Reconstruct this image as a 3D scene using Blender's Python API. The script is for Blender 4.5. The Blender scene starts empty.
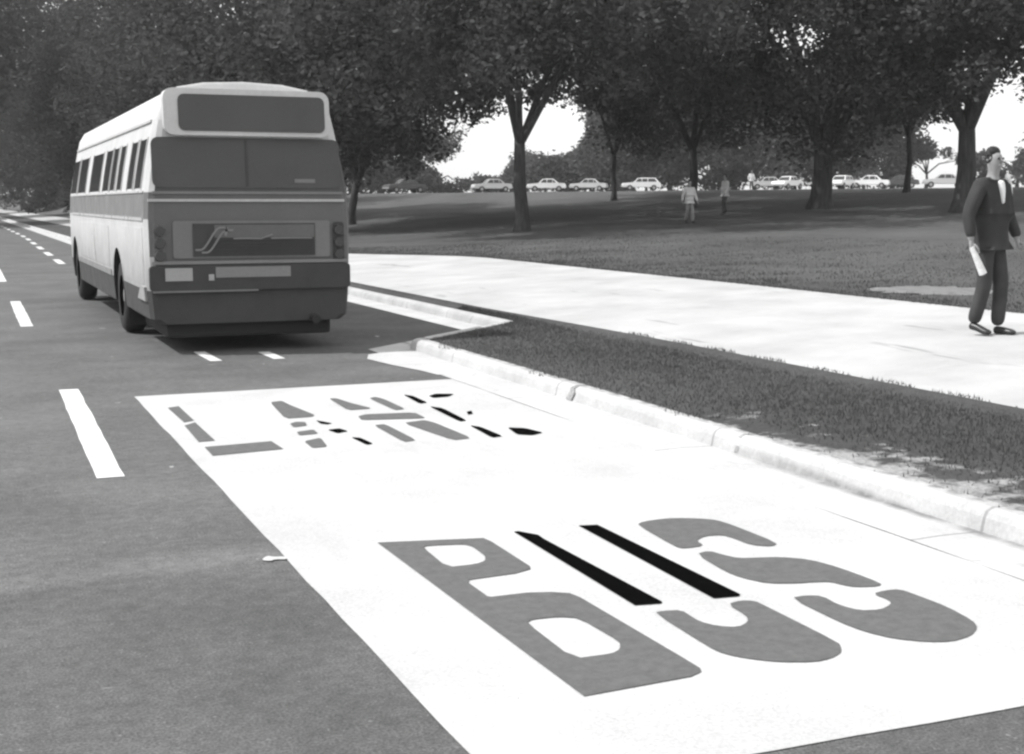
import bpy, bmesh, math, random
import numpy as np
from mathutils import Vector, Matrix

C = bpy.context.scene.collection
SC = bpy.context.scene
rad = math.radians

# ------------------------------------------------------------------ camera, sky, sun, exposure
FPX, CX, CY, EYE = 1350.0, 512.0, 377.0, 1.7
YAW, PITCH = rad(22.34), math.atan(174 / 1350.0)
cam_data = bpy.data.cameras.new('camera')
cam = bpy.data.objects.new('camera', cam_data)
C.objects.link(cam)
cam_data.sensor_width = 36.0
cam_data.lens = FPX / 1024.0 * 36.0
cam_data.clip_end = 5000
cam.location = (0, 0, EYE)
cam.rotation_euler = (math.pi / 2 - PITCH, 0, -YAW)
SC.camera = cam

SUN_EL, SUN_AZ = rad(51), rad(19)          # sun stands left of the road, a little ahead of the viewer
world = bpy.data.worlds.new('World')
SC.world = world
world.use_nodes = True
nt = world.node_tree
nt.nodes.clear()
w_out = nt.nodes.new('ShaderNodeOutputWorld')
w_bg = nt.nodes.new('ShaderNodeBackground')
w_sky = nt.nodes.new('ShaderNodeTexSky')
w_sky.sky_type = 'NISHITA'
w_sky.sun_disc = False
w_sky.sun_elevation = SUN_EL
w_sky.sun_rotation = rad(270) + SUN_AZ
w_sky.dust_density = 3.0
w_sky.air_density = 1.0
w_bw = nt.nodes.new('ShaderNodeRGBToBW')   # black and white film: the sky has no hue
nt.links.new(w_sky.outputs[0], w_bw.inputs[0])
# a white, hazy summer sky: thin bright cloud over most of the blue
w_tc = nt.nodes.new('ShaderNodeTexCoord')
w_no = nt.nodes.new('ShaderNodeTexNoise')
w_no.inputs['Scale'].default_value = 2.5
w_no.inputs['Detail'].default_value = 5
nt.links.new(w_tc.outputs['Generated'], w_no.inputs['Vector'])
w_cl = nt.nodes.new('ShaderNodeMapRange')
w_cl.inputs['From Min'].default_value = 0.35
w_cl.inputs['From Max'].default_value = 0.65
w_cl.inputs['To Min'].default_value = 4.6
w_cl.inputs['To Max'].default_value = 5.6
nt.links.new(w_no.outputs['Fac'], w_cl.inputs['Value'])
w_mx = nt.nodes.new('ShaderNodeMix')
w_mx.data_type = 'FLOAT'
w_mx.inputs[0].default_value = 0.85
nt.links.new(w_bw.outputs[0], w_mx.inputs[2])
nt.links.new(w_cl.outputs[0], w_mx.inputs[3])
nt.links.new(w_mx.outputs[0], w_bg.inputs['Color'])
w_bg.inputs['Strength'].default_value = 0.15
nt.links.new(w_bg.outputs[0], w_out.inputs[0])

sun_data = bpy.data.lights.new('sun', 'SUN')
sun_data.energy = 3.0
sun_data.angle = rad(0.5)
sun = bpy.data.objects.new('sun', sun_data)
C.objects.link(sun)
to_sun = Vector((-math.cos(SUN_EL) * math.cos(SUN_AZ), math.cos(SUN_EL) * math.sin(SUN_AZ), math.sin(SUN_EL)))
sun.rotation_euler = to_sun.to_track_quat('Z', 'Y').to_euler()

SC.view_settings.view_transform = 'Standard'
SC.view_settings.look = 'None'
SC.view_settings.gamma = 1
SC.view_settings.exposure = 0.75
try:
    SC.view_settings.use_curve_mapping = False
except Exception:
    pass
SC.cycles.filter_width = 2.5                # the old print is a little soft
SC.cycles.max_bounces = 6
SC.cycles.transparent_max_bounces = 8

# ------------------------------------------------------------------ helpers
def heading(px):
    return YAW + math.atan((px - CX) / FPX)

def place(px, D):
    a = heading(px)
    return D * math.sin(a), D * math.cos(a)

def tag(o, label=None, cat=None, group=None, kind=None):
    if label: o['label'] = label
    if cat: o['category'] = cat
    if group: o['group'] = group
    if kind: o['kind'] = kind
    return o

def empty(name, loc=(0, 0, 0), rz=0.0):
    o = bpy.data.objects.new(name, None)
    o.empty_display_size = 0.3
    o.location = loc
    o.rotation_euler = (0, 0, rz)
    C.objects.link(o)
    return o

def link(name, me, mats=None, parent=None):
    o = bpy.data.objects.new(name, me)
    if mats is not None:
        for m in (mats if isinstance(mats, (list, tuple)) else [mats]):
            me.materials.append(m)
    C.objects.link(o)
    if parent: o.parent = parent
    return o

def pydata(name, v, f, mats=None, parent=None, smooth=False):
    me = bpy.data.meshes.new(name)
    me.from_pydata([tuple(p) for p in v], [], f)
    me.update()
    if smooth:
        for p in me.polygons: p.use_smooth = True
    return link(name, me, mats, parent)

def from_bm(name, bm, mats=None, parent=None, smooth=False):
    me = bpy.data.meshes.new(name)
    bmesh.ops.recalc_face_normals(bm, faces=bm.faces)
    bm.to_mesh(me)
    bm.free()
    if smooth:
        for p in me.polygons: p.use_smooth = True
    return link(name, me, mats, parent)

def box(bm, x0, x1, y0, y1, z0, z1, bev=0.0):
    r = bmesh.ops.create_cube(bm, size=1.0)
    for v in r['verts']:
        v.co = Vector(((x0 + x1) / 2 + v.co.x * (x1 - x0), (y0 + y1) / 2 + v.co.y * (y1 - y0), (z0 + z1) / 2 + v.co.z * (z1 - z0)))
    if bev > 0:
        es = list({e for v in r['verts'] for e in v.link_edges})
        bmesh.ops.bevel(bm, geom=es, offset=bev, segments=2, affect='EDGES', profile=0.6)

def cyl(bm, p, q, r1, r2, n=16, caps=True):
    p, q = Vector(p), Vector(q)
    d = q - p
    rot = d.to_track_quat('Z', 'Y').to_matrix().to_4x4()
    bmesh.ops.create_cone(bm, cap_ends=caps, segments=n, radius1=r1, radius2=r2, depth=d.length,
                          matrix=Matrix.Translation((p + q) / 2) @ rot)

def smoothstep(x):
    x = min(1.0, max(0.0, x))
    return x * x * (3 - 2 * x)

# ------------------------------------------------------------------ materials (a black and white photograph: every colour is a grey)
def mat(name, v, rough=0.8, spec=0.3, metal=0.0):
    m = bpy.data.materials.new(name)
    m.use_nodes = True
    b = m.node_tree.nodes['Principled BSDF']
    b.inputs['Base Color'].default_value = (v, v, v, 1)
    b.inputs['Roughness'].default_value = rough
    b.inputs['Specular IOR Level'].default_value = spec
    b.inputs['Metallic'].default_value = metal
    return m

class NB:
    def __init__(s, m):
        s.nt = m.node_tree
        s.b = s.nt.nodes['Principled BSDF']
        g = s.nt.nodes.new('ShaderNodeNewGeometry')
        s.pos = g.outputs['Position']
    def noise(s, scale, detail=3, rough=0.6, vec=None, dist=0.0):
        n = s.nt.nodes.new('ShaderNodeTexNoise')
        n.inputs['Scale'].default_value = scale
        n.inputs['Detail'].default_value = detail
        n.inputs['Roughness'].default_value = rough
        n.inputs['Distortion'].default_value = dist
        s.nt.links.new(vec or s.pos, n.inputs['Vector'])
        return n.outputs['Fac']
    def voro(s, scale):
        n = s.nt.nodes.new('ShaderNodeTexVoronoi')
        n.inputs['Scale'].default_value = scale
        s.nt.links.new(s.pos, n.inputs['Vector'])
        return n.outputs['Color']
    def ramp(s, fac, a, va, b, vb):
        n = s.nt.nodes.new('ShaderNodeMapRange')
        n.inputs['From Min'].default_value = a
        n.inputs['From Max'].default_value = b
        n.inputs['To Min'].default_value = va
        n.inputs['To Max'].default_value = vb
        s.nt.links.new(fac, n.inputs['Value'])
        return n.outputs['Result']
    def math(s, op, a, b):
        n = s.nt.nodes.new('ShaderNodeMath')
        n.operation = op
        for i, x in enumerate((a, b)):
            if isinstance(x, (int, float)): n.inputs[i].default_value = x
            else: s.nt.links.new(x, n.inputs[i])
        return n.outputs[0]
    def mix(s, fac, a, b):
        n = s.nt.nodes.new('ShaderNodeMix')
        n.data_type = 'FLOAT'
        for k, x in ((0, fac), (2, a), (3, b)):
            if isinstance(x, (int, float)): n.inputs[k].default_value = x
            else: s.nt.links.new(x, n.inputs[k])
        return n.outputs[0]
    def sep(s, vec=None):
        n = s.nt.nodes.new('ShaderNodeSeparateXYZ')
        s.nt.links.new(vec or s.pos, n.inputs[0])
        return n.outputs
    def color(s, v):
        s.nt.links.new(v, s.b.inputs['Base Color'])
    def rough(s, v):
        s.nt.links.new(v, s.b.inputs['Roughness'])
    def bump(s, h, strength=0.4, dist=0.01):
        n = s.nt.nodes.new('ShaderNodeBump')
        n.inputs['Strength'].default_value = strength
        n.inputs['Distance'].default_value = dist
        s.nt.links.new(h, n.inputs['Height'])
        s.nt.links.new(n.outputs[0], s.b.inputs['Normal'])

M = {}
def asphalt(name, base):
    m = mat(name, base, 0.9, 0.2)
    n = NB(m)
    fine = n.ramp(n.noise(90, 3, 0.75), 0.32, 0.5, 0.68, 1.5)
    med = n.ramp(n.noise(14, 4, 0.7), 0.3, 0.78, 0.7, 1.22)
    big = n.ramp(n.noise(0.7, 5, 0.65), 0.32, 0.74, 0.68, 1.2)
    chip = n.ramp(n.noise(38, 1, 0.5), 0.71, 1.0, 0.76, 1.7)
    v = n.math('MULTIPLY', n.math('MULTIPLY', fine, med), n.math('MULTIPLY', big, chip))
    x, y, z = n.sep()
    # the newer overlay nearest the viewer is a shade darker and ends in a pale joint across the lane
    wob = n.math('ADD', y, n.ramp(n.noise(1.2, 3), 0.3, -0.12, 0.7, 0.12))
    joint = n.math('MULTIPLY', n.ramp(wob, 6.15, 0, 6.3, 1), n.ramp(wob, 6.3, 1, 6.6, 0))
    v = n.math('MULTIPLY', v, n.ramp(joint, 0, 1.0, 1, 1.35))
    v = n.math('MULTIPLY', v, n.ramp(wob, 6.0, 0.9, 6.5, 1.0))
    # light droppings of paint
    sp = n.ramp(n.noise(5.5, 2, 0.5, dist=0.4), 0.745, 0.0, 0.77, 1.0)
    v = n.mix(n.math('MULTIPLY', sp, 0.7), n.math('MULTIPLY', v, base), 0.42)
    n.color(v)
    n.bump(n.noise(70, 3, 0.7), 0.5, 0.006)
    return m
M['asphalt'] = asphalt('asphalt', 0.102)

def speckled(name, lo, hi, s1=8, s2=60, rough=0.9, bump=0.3, bd=0.004):
    m = mat(name, lo, rough, 0.25)
    n = NB(m)
    a = n.noise(s1, 4, 0.65)
    b = n.noise(s2, 3, 0.7)
    f = n.ramp(n.math('ADD', n.math('MULTIPLY', a, 0.6), n.math('MULTIPLY', b, 0.4)), 0.34, 0, 0.66, 1)
    n.color(n.ramp(f, 0, lo, 1, hi))
    n.bump(b, bump, bd)
    return m

def road_paint():
    m = mat('white_road_paint', 0.5, 0.85, 0.2)
    n = NB(m)
    v = n.ramp(n.noise(1.1, 5, 0.65), 0.3, 0.385, 0.7, 0.475)
    v = n.math('MULTIPLY', v, n.ramp(n.noise(70, 3, 0.75), 0.3, 0.84, 0.7, 1.14))
    mp = n.nt.nodes.new('ShaderNodeMapping')          # faint scuffs drawn along the lane
    mp.inputs['Scale'].default_value = (5, 0.5, 1)
    n.nt.links.new(n.pos, mp.inputs['Vector'])
    v = n.mix(n.ramp(n.noise(1.0, 4, 0.7, mp.outputs[0]), 0.56, 0, 0.8, 0.35), v, 0.3)
    pit = n.math('MULTIPLY', n.ramp(n.noise(110, 2, 0.6), 0.66, 0, 0.7, 1), n.ramp(n.noise(3, 3), 0.4, 0.0, 0.7, 0.8))
    v = n.mix(pit, v, 0.12)                           # asphalt grain showing through the thin coat
    n.color(v)
    n.bump(n.noise(70, 3, 0.7), 0.4, 0.004)
    return m
M['road_white'] = road_paint()
M['dash_white'] = speckled('white_dash_paint', 0.45, 0.64, 9, 60)
M['letter_grey'] = speckled('grey_letter_paint', 0.078, 0.118, 18, 90, 0.85)
M['letter_black'] = mat('black_letter_paint', 0.003, 1.0, 0.0)

def concrete(name, lo, hi):
    m = mat(name, hi, 0.9, 0.2)
    n = NB(m)
    f = n.ramp(n.noise(1.6, 5, 0.65), 0.3, 0, 0.68, 1)
    v = n.ramp(f, 0, lo, 1, hi)
    v = n.math('MULTIPLY', v, n.ramp(n.noise(45, 3, 0.7), 0.3, 0.88, 0.7, 1.1))
    st = n.ramp(n.noise(3.3, 3, 0.55, dist=1.2), 0.66, 0, 0.74, 0.5)
    v = n.mix(st, v, lo * 0.62)
    x, y, z = n.sep()                                # dirt that collects along the foot of the kerb
    foot = n.math('MULTIPLY', n.math('MULTIPLY', n.ramp(x, 4.76, 0, 4.83, 1), n.ramp(x, 4.858, 1, 4.866, 0)), n.ramp(y, 8.2, 0, 6.6, 1))
    foot = n.math('MULTIPLY', foot, n.ramp(n.noise(4, 4, 0.7), 0.35, 0.25, 0.6, 0.9))
    v = n.mix(foot, v, 0.13)
    crumb = n.math('MULTIPLY', n.ramp(x, 4.93, 0, 5.02, 1), n.ramp(n.noise(7, 4, 0.7), 0.45, 0, 0.56, 0.9))
    v = n.mix(n.math('MULTIPLY', crumb, n.ramp(x, 5.06, 1, 5.08, 0)), v, 0.13)
    fr = n.math('FRACT', n.math('MULTIPLY', y, 0.37), 0)
    v = n.mix(n.math('MULTIPLY', n.math('LESS_THAN', fr, 0.008), 0.6), v, 0.15)
    n.color(v)
    n.bump(n.noise(60, 2), 0.25, 0.004)
    return m
M['concrete'] = concrete('kerb_concrete', 0.32, 0.46)
M['gutter'] = concrete('gutter_concrete', 0.39, 0.47)

def path_mat():
    m = mat('path_concrete', 0.55, 0.9, 0.2)
    n = NB(m)
    v = n.ramp(n.noise(0.9, 5, 0.6), 0.3, 0.32, 0.7, 0.43)
    v = n.math('MULTIPLY', v, n.ramp(n.noise(50, 3, 0.7), 0.3, 0.93, 0.7, 1.06))
    mp = n.nt.nodes.new('ShaderNodeMapping')             # dark streaks drawn out along the walk
    mp.inputs['Scale'].default_value = (2.6, 0.35, 1)
    n.nt.links.new(n.pos, mp.inputs['Vector'])
    st = n.ramp(n.noise(1.0, 4, 0.65, mp.outputs[0], 0.3), 0.625, 0, 0.69, 0.7)
    v = n.mix(st, v, 0.2)
    x, y, z = n.sep()
    fr = n.math('FRACT', n.math('MULTIPLY', y, 0.42), 0)
    j = n.math('LESS_THAN', fr, 0.010)
    v = n.mix(n.math('MULTIPLY', j, 0.35), v, 0.3)
    n.color(v)
    n.bump(n.noise(40, 2), 0.2, 0.004)
    return m
M['path'] = path_mat()

def lawn_mat(name, lo, hi, bare=False):
    m = mat(name, lo, 1.0, 0.1)
    n = NB(m)
    a = n.noise(0.22, 5, 0.6)
    b = n.noise(5, 4, 0.7)
    c = n.noise(40, 3, 0.75)
    f = n.math('ADD', n.math('ADD', n.math('MULTIPLY', a, 0.45), n.math('MULTIPLY', b, 0.3)), n.math('MULTIPLY', c, 0.25))
    v = n.ramp(f, 0.36, lo, 0.64, hi)
    if bare:                                         # trodden bare soil along the kerb
        x, y, z = n.sep()
        reach = n.math('MULTIPLY', n.ramp(x, 5.05, 1, 6.1, 0), n.ramp(y, 9.5, 0.35, 7.0, 1.0))
        p = n.math('ADD', n.math('MULTIPLY', n.noise(2.6, 4, 0.65), 0.95), n.math('MULTIPLY', reach, 0.33))
        k = n.ramp(p, 0.70, 0, 0.80, 1)
        v = n.mix(k, v, n.ramp(c, 0.3, 0.22, 0.7, 0.40))
    n.color(v)
    n.bump(c, 0.9, 0.03)
    return m
M['lawn'] = lawn_mat('park_grass', 0.055, 0.12)
M['verge'] = lawn_mat('verge_grass', 0.05, 0.10, True)
M['soil'] = speckled('bare_soil', 0.10, 0.2, 5, 25)
M['carpark'] = speckled('car_park_surface', 0.24, 0.34, 1, 8)

def leaf_mat(name, lo, hi):
    m = bpy.data.materials.new(name)
    m.use_nodes = True
    t = m.node_tree
    n = NB(m)
    n.b.inputs['Roughness'].default_value = 0.75
    n.b.inputs['Specular IOR Level'].default_value = 0.05
    f = n.math('ADD', n.math('MULTIPLY', n.noise(0.45, 2), 0.55), n.math('MULTIPLY', n.noise(6, 2), 0.45))
    v = n.ramp(f, 0.34, lo, 0.66, hi)
    n.color(v)
    tr = t.nodes.new('ShaderNodeBsdfTranslucent')
    t.links.new(n.math('MULTIPLY', v, 1.0), tr.inputs['Color'])
    mx = t.nodes.new('ShaderNodeMixShader')
    mx.inputs[0].default_value = 0.35
    t.links.new(n.b.outputs[0], mx.inputs[1])
    t.links.new(tr.outputs[0], mx.inputs[2])
    t.links.new(mx.outputs[0], t.nodes['Material Output'].inputs[0])
    return m
M['leaf'] = leaf_mat('leaves', 0.06, 0.105)
M['leaf_dark'] = leaf_mat('dark_leaves', 0.055, 0.095)
M['blade'] = leaf_mat('grass_blades', 0.06, 0.12)

def bark():
    m = mat('bark', 0.05, 0.95, 0.1)
    n = NB(m)
    mp = n.nt.nodes.new('ShaderNodeMapping')
    mp.inputs['Scale'].default_value = (1, 1, 0.15)
    n.nt.links.new(n.pos, mp.inputs['Vector'])
    f = n.noise(9, 4, 0.7, mp.outputs[0])
    n.color(n.ramp(f, 0.3, 0.03, 0.7, 0.085))
    n.bump(f, 0.8, 0.05)
    return m
M['bark'] = bark()

def paint(name, v, rough=0.45, dirt=0.2):
    m = mat(name, v, rough, 0.4)
    n = NB(m)
    x, y, z = n.sep()
    d = n.math('MULTIPLY', n.ramp(n.noise(2.2, 5, 0.65), 0.35, 0, 0.7, 1), dirt)
    v2 = n.mix(d, v, v * 0.45 + 0.03)
    v2 = n.math('MULTIPLY', v2, n.ramp(n.noise(30, 3), 0.3, 0.95, 0.7, 1.05))
    n.color(v2)
    n.rough(n.ramp(n.noise(3, 4), 0.3, rough - 0.1, 0.7, rough + 0.2))
    return m
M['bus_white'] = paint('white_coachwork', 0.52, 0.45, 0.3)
def darken_low(m, z0, z1, amount):                 # coachwork gets darker, unevenly, towards the bottom
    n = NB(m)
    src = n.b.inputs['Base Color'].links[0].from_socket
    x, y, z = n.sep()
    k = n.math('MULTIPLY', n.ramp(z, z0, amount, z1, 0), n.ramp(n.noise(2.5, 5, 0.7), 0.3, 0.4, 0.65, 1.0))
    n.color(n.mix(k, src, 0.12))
darken_low(M['bus_white'], 0.72, 1.35, 0.75)
M['bus_band'] = paint('mid_grey_coachwork', 0.15, 0.45, 0.3)
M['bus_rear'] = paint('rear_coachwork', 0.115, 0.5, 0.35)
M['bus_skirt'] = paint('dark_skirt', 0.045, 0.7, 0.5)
M['bus_under'] = mat('underbody', 0.03, 0.9)
M['trim'] = paint('bright_trim', 0.42, 0.3, 0.2)
M['hatch_grey'] = paint('hatch_grey', 0.165, 0.5, 0.3)
M['grille'] = paint('grille_black', 0.05, 0.7, 0.3)
M['glass'] = mat('dark_glass', 0.03, 0.12, 0.5)
M['glass_rear'] = paint('tinted_rear_glass', 0.06, 0.4, 0.3)
M['rubber'] = speckled('tyre_rubber', 0.02, 0.035, 10, 60)
M['steel'] = mat('wheel_steel', 0.3, 0.5, 0.4)
M['lamp'] = paint('tail_lens', 0.05, 0.25, 0.1)
M['plate'] = paint('pale_plate', 0.34, 0.5, 0.2)
M['light_grey'] = paint('light_grey', 0.20, 0.5, 0.2)
M['skin'] = speckled('skin', 0.22, 0.30, 10, 60, 0.6)
M['hair'] = speckled('dark_hair', 0.015, 0.04, 20, 90, 0.7)
M['suit'] = speckled('dark_suit_cloth', 0.03, 0.05, 5, 150, 0.95)
M['trouser'] = speckled('trouser_cloth', 0.035, 0.06, 5, 150, 0.95)
M['shirt'] = speckled('white_shirt_cloth', 0.72, 0.8, 10, 120, 0.9)
M['pale_cloth'] = speckled('pale_cloth', 0.5, 0.65, 10, 120, 0.9)
M['shoe'] = mat('shoe_leather', 0.02, 0.4, 0.5)
M['paper'] = speckled('newsprint', 0.6, 0.8, 20, 80, 0.9)
M['eye'] = mat('eye_dark', 0.02, 0.3)
M['slot'] = speckled('drain_stain', 0.06, 0.4, 9, 50)

# ------------------------------------------------------------------ the ground: levels across the road and into the park
# plan of the back of the kerb: straight, stepping out into a bus bay, then back
KERB = [(5.03, -30), (5.03, 14.9), (6.9, 16.7), (6.8, 52.0), (5.03, 56.5), (5.03, 420)]
def kerb_x(y):
    for (x0, y0), (x1, y1) in zip(KERB, KERB[1:]):
        if y <= y1:
            return x0 + (x1 - x0) * (y - y0) / (y1 - y0)
    return KERB[-1][0]
def path_near(y):
    return max(7.2 - 0.28 * smoothstep((y - 12) / 10), kerb_x(y) + 0.12)
def path_far(y):
    return 11.4 - 1.9 * smoothstep((y - 29) / 8)
Z_KERB = 0.125
def level(x, y):
    k, pn, pf = kerb_x(y), path_near(y), path_far(y)
    if x <= pn:
        return Z_KERB + 0.05 * (x - k) / max(pn - k, 0.01) - 0.01
    if x <= pf:
        return 0.2 + 0.22 * (x - pn) / (11.4 - 7.2)
    zf = 0.2 + 0.22 * (pf - pn) / 4.2
    u = 0.8 * (x - pf) + 0.25 * max(0.0, y - 20) * smoothstep((x - pf) / 12)
    g = 2.05 * (u / 35) ** 1.8 if u < 35 else 2.05 + 0.015 * (u - 35)
    return zf + g

def sheet(name, xs_of_y, ys, zf, m, smooth=True):
    v, f = [], []
    n = None
    for y in ys:
        xs = xs_of_y(y)
        n = len(xs)
        for x in xs: v.append((x, y, zf(x, y)))
    for i in range(len(ys) - 1):
        for j in range(n - 1):
            a = i * n + j
            f.append((a, a + 1, a + n + 1, a + n))
    return tag(pydata(name, v, f, m, smooth=smooth), kind='structure')

ys = sorted(set([-30, -15] + [round(-5 + 0.5 * i, 2) for i in range(140)] + [14.9, 15.1, 15.3, 15.7, 16.2, 16.7, 56.5, 56.6] + list(range(65, 421, 5))))
# base sheet under everything, out to the horizon
tag(pydata('ground', [(-2500, -1500, -0.06), (2500, -1500, -0.06), (2500, 3500, -0.06), (-2500, 3500, -0.06)], [(0, 1, 2, 3)], M['lawn']), kind='structure')
sheet('road', lambda y: [-9.0, -4, 0, 2, 4, kerb_x(y) - 0.3], ys, lambda x, y: 0.0, M['asphalt'])
sheet('verge', lambda y: [kerb_x(y) - 0.01 + (path_near(y) + 0.02 - kerb_x(y)) * i / 8 for i in range(9)], ys,
      lambda x, y: level(x, y), M['verge'])
sheet('footpath', lambda y: [path_near(y) + (path_far(y) - path_near(y)) * i / 4 for i in range(5)], ys,
      lambda x, y: level(x, y) + 0.012, M['path'])
offs = [-0.03, 0.3, 0.7, 1.2, 2, 3, 4, 5, 6, 7, 8, 9, 10, 11, 12, 14, 16, 18, 20, 22, 24, 26, 28, 30, 33, 36, 39, 42, 46, 50, 55, 60, 70, 80, 100, 130, 180, 260, 400]
rng = random.Random(4)
sheet('park_lawn', lambda y: [path_far(y) + o for o in offs], ys + [500, 700], lambda x, y: level(x, y) + (rng.uniform(-0.015, 0.015) if x > path_far(y) + 0.5 else 0), M['lawn'])
# left roadside
sheet('roadside_verge', lambda y: [-60, -9.3], [-30, 100, 420], lambda x, y: 0.12, M['lawn'])

# kerb and gutter swept along the plan line
def sweep(name, line, prof, m):
    n = len(prof)
    v, f = [], []
    for i, (x, y) in enumerate(line):
        dirs = []
        if i > 0: dirs.append((Vector(line[i]) - Vector(line[i - 1])).normalized())
        if i < len(line) - 1: dirs.append((Vector(line[i + 1]) - Vector(line[i])).normalized())
        nn = [Vector((d.y, -d.x)) for d in dirs]          # to the right of travel = away from the road
        b = nn[0] if len(nn) == 1 else (nn[0] + nn[1]).normalized()
        s = 1.0 / max(0.4, b.dot(nn[0]))
        for o, z in prof:
            v.append((x + b.x * o * s, y + b.y * o * s, z))
    for i in range(len(line) - 1):
        for j in range(n - 1):
            a = i * n + j
            f.append((a, a + 1, a + n + 1, a + n))
    return tag(pydata(name, v, f, m), kind='structure')
krng = random.Random(9)
line = []
for (x0, y0), (x1, y1) in zip(KERB, KERB[1:]):
    L = math.hypot(x1 - x0, y1 - y0)
    k = max(1, int(L / 1.5)) if y0 < 50 else max(1, int(L / 8))
    for i in range(k):
        t = i / k
        w = 0.012 if 0 < i else 0
        line.append((x0 + (x1 - x0) * t + krng.uniform(-w, w), y0 + (y1 - y0) * t))
line.append(KERB[-1])
kerb = sweep('kerb', line, [(-0.17, 0.004), (-0.155, 0.08), (-0.14, 0.110), (-0.10, 0.130), (0.0, 0.127), (0.02, 0.08)], M['concrete'])
gut = sweep('gutter', line, [(-0.62, 0.004), (-0.40, 0.010), (-0.165, 0.006)], M['gutter'])
# a spread of concrete where the gutter meets the mouth of the bay
ap = random.Random(6)
v = [(4.38, 12.6, 0.0065), (4.86, 12.6, 0.0065), (4.86, 13.6, 0.0065), (4.86, 14.75, 0.0065), (4.6, 14.85, 0.0065), (4.25, 14.6, 0.0065), (4.12, 14.2, 0.0065), (4.2, 13.6, 0.0065), (4.33, 13.0, 0.0065)]
tag(pydata('gutter_apron', v, [tuple(range(len(v)))], M['gutter']), kind='structure')

# two broken, stained gaps in the kerb face where drains come out
dr = random.Random(2)
for yy, w in ((10.5, 0.05), (7.8, 0.03)):
    prof = [(4.852, 0.011), (4.868, 0.08), (4.884, 0.112), (4.93, 0.134), (4.99, 0.133)]
    v, f = [], []
    for k, (x, z) in enumerate(prof):
        ww = w * (1.0, 0.9, 0.75, 0.6, 0.3)[k]
        v += [(x, yy - ww + dr.uniform(-.03, .02), z), (x, yy + ww + dr.uniform(-.02, .03), z)]
    for k in range(4): f.append((2 * k, 2 * k + 1, 2 * k + 3, 2 * k + 2))
    pydata('drain_outlet', v, f, M['slot'], kerb)

# worn soil patch in the lawn and the far car park strip, draped on the terrain
def drape(name, ring, m, lift, kind='structure'):
    bm = bmesh.new()
    vs = [bm.verts.new((x, y, level(x, y) + lift)) for x, y in ring]
    fc = bm.faces.new(vs)
    bmesh.ops.triangulate(bm, faces=[fc])
    return tag(from_bm(name, bm, m), kind=kind)
cx0, cy0 = place(935, 20.5)
r2 = random.Random(3)
v, f = [], []
lob = [1 + r2.uniform(-0.25, 0.25) for i in range(36)]
hd0 = heading(935)
for k in range(7):
    for i in range(36):
        a = 2 * math.pi * i / 36
        u, w = 0.85 * k / 6 * lob[i] * math.cos(a), 0.75 * k / 6 * lob[i] * math.sin(a)
        x, y = cx0 + u * math.cos(hd0) + w * math.sin(hd0), cy0 - u * math.sin(hd0) + w * math.cos(hd0)
        v.append((x, y, level(x, y) + 0.035 - 0.03 * (k == 6)))
for k in range(6):
    for i in range(36):
        f.append((k * 36 + i, k * 36 + (i + 1) % 36, (k + 1) * 36 + (i + 1) % 36, (k + 1) * 36 + i))
tag(pydata('bare_patch', v, f, M['soil'], smooth=True), kind='structure')
v, f = [], []
for i in range(40):
    px = 250 + i * 22
    for D in (146, 152, 158, 166):
        x, y = place(px, D)
        v.append((x, y, level(x, y) + 0.06))
for i in range(39):
    for j in range(3):
        a = i * 4 + j
        f.append((a, a + 1, a + 5, a + 4))
tag(pydata('far_road', v, f, M['carpark'], smooth=True), kind='structure')

# ------------------------------------------------------------------ painted markings
def inv(px, py, z=0.0):
    F = Vector((math.sin(YAW) * math.cos(PITCH), math.cos(YAW) * math.cos(PITCH), -math.sin(PITCH)))
    R = Vector((math.cos(YAW), -math.sin(YAW), 0))
    U = R.cross(F)
    r = F + R * ((px - CX) / FPX) + U * (-(py - CY) / FPX)
    t = (z - EYE) / r.z
    return (r.x * t, r.y * t)

marking = empty('bus_lane_marking', (3.0, 7.5, 0))
tag(marking, 'large white painted road panel reading BUS LANE in dark letters', 'road marking')
mr = random.Random(5)
def round_off(p, q=0.25):
    out = []
    for a, b in zip(p, p[1:] + p[:1]):
        out += [(a[0] + (b[0] - a[0]) * q, a[1] + (b[1] - a[1]) * q), (a[0] + (b[0] - a[0]) * (1 - q), a[1] + (b[1] - a[1]) * (1 - q))]
    return out
def rough_edge(pts, amp=0.012, step=0.25):
    out = []
    for (x0, y0), (x1, y1) in zip(pts, pts[1:] + pts[:1]):
        L = math.hypot(x1 - x0, y1 - y0)
        k = max(1, int(L / step))
        for i in range(k):
            t = i / k
            a = amp if i else 0
            out.append((x0 + (x1 - x0) * t + mr.uniform(-a, a), y0 + (y1 - y0) * t + mr.uniform(-a, a)))
    return out
def flat(name, polys, z, mats, parent, thick=0.0):
    """polygons on the road; each poly = (outer ring, material index, holes)"""
    bm = bmesh.new()
    for outer, mi, holes in polys:
        es = []
        for rg in [outer] + holes:
            vs = [bm.verts.new((x, y, z)) for x, y in rg]
            es += [bm.edges.new((vs[i], vs[(i + 1) % len(vs)])) for i in range(len(vs))]
        if holes:
            r = bmesh.ops.triangle_fill(bm, edges=es, use_beauty=True)
            fs = [g for g in r['geom'] if isinstance(g, bmesh.types.BMFace)]
        else:
            fs = [bm.faces.new(vs)]
            fs = bmesh.ops.triangulate(bm, faces=fs)['faces']
        for q in fs:
            q.material_index = mi
            q.normal_update()
            if q.normal.z < 0: q.normal_flip()
    me = bpy.data.meshes.new(name)
    bm.to_mesh(me); bm.free()
    o = link(name, me, mats, parent)
    if parent: o.matrix_parent_inverse = Matrix.Translation(parent.location).inverted()
    return o
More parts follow.
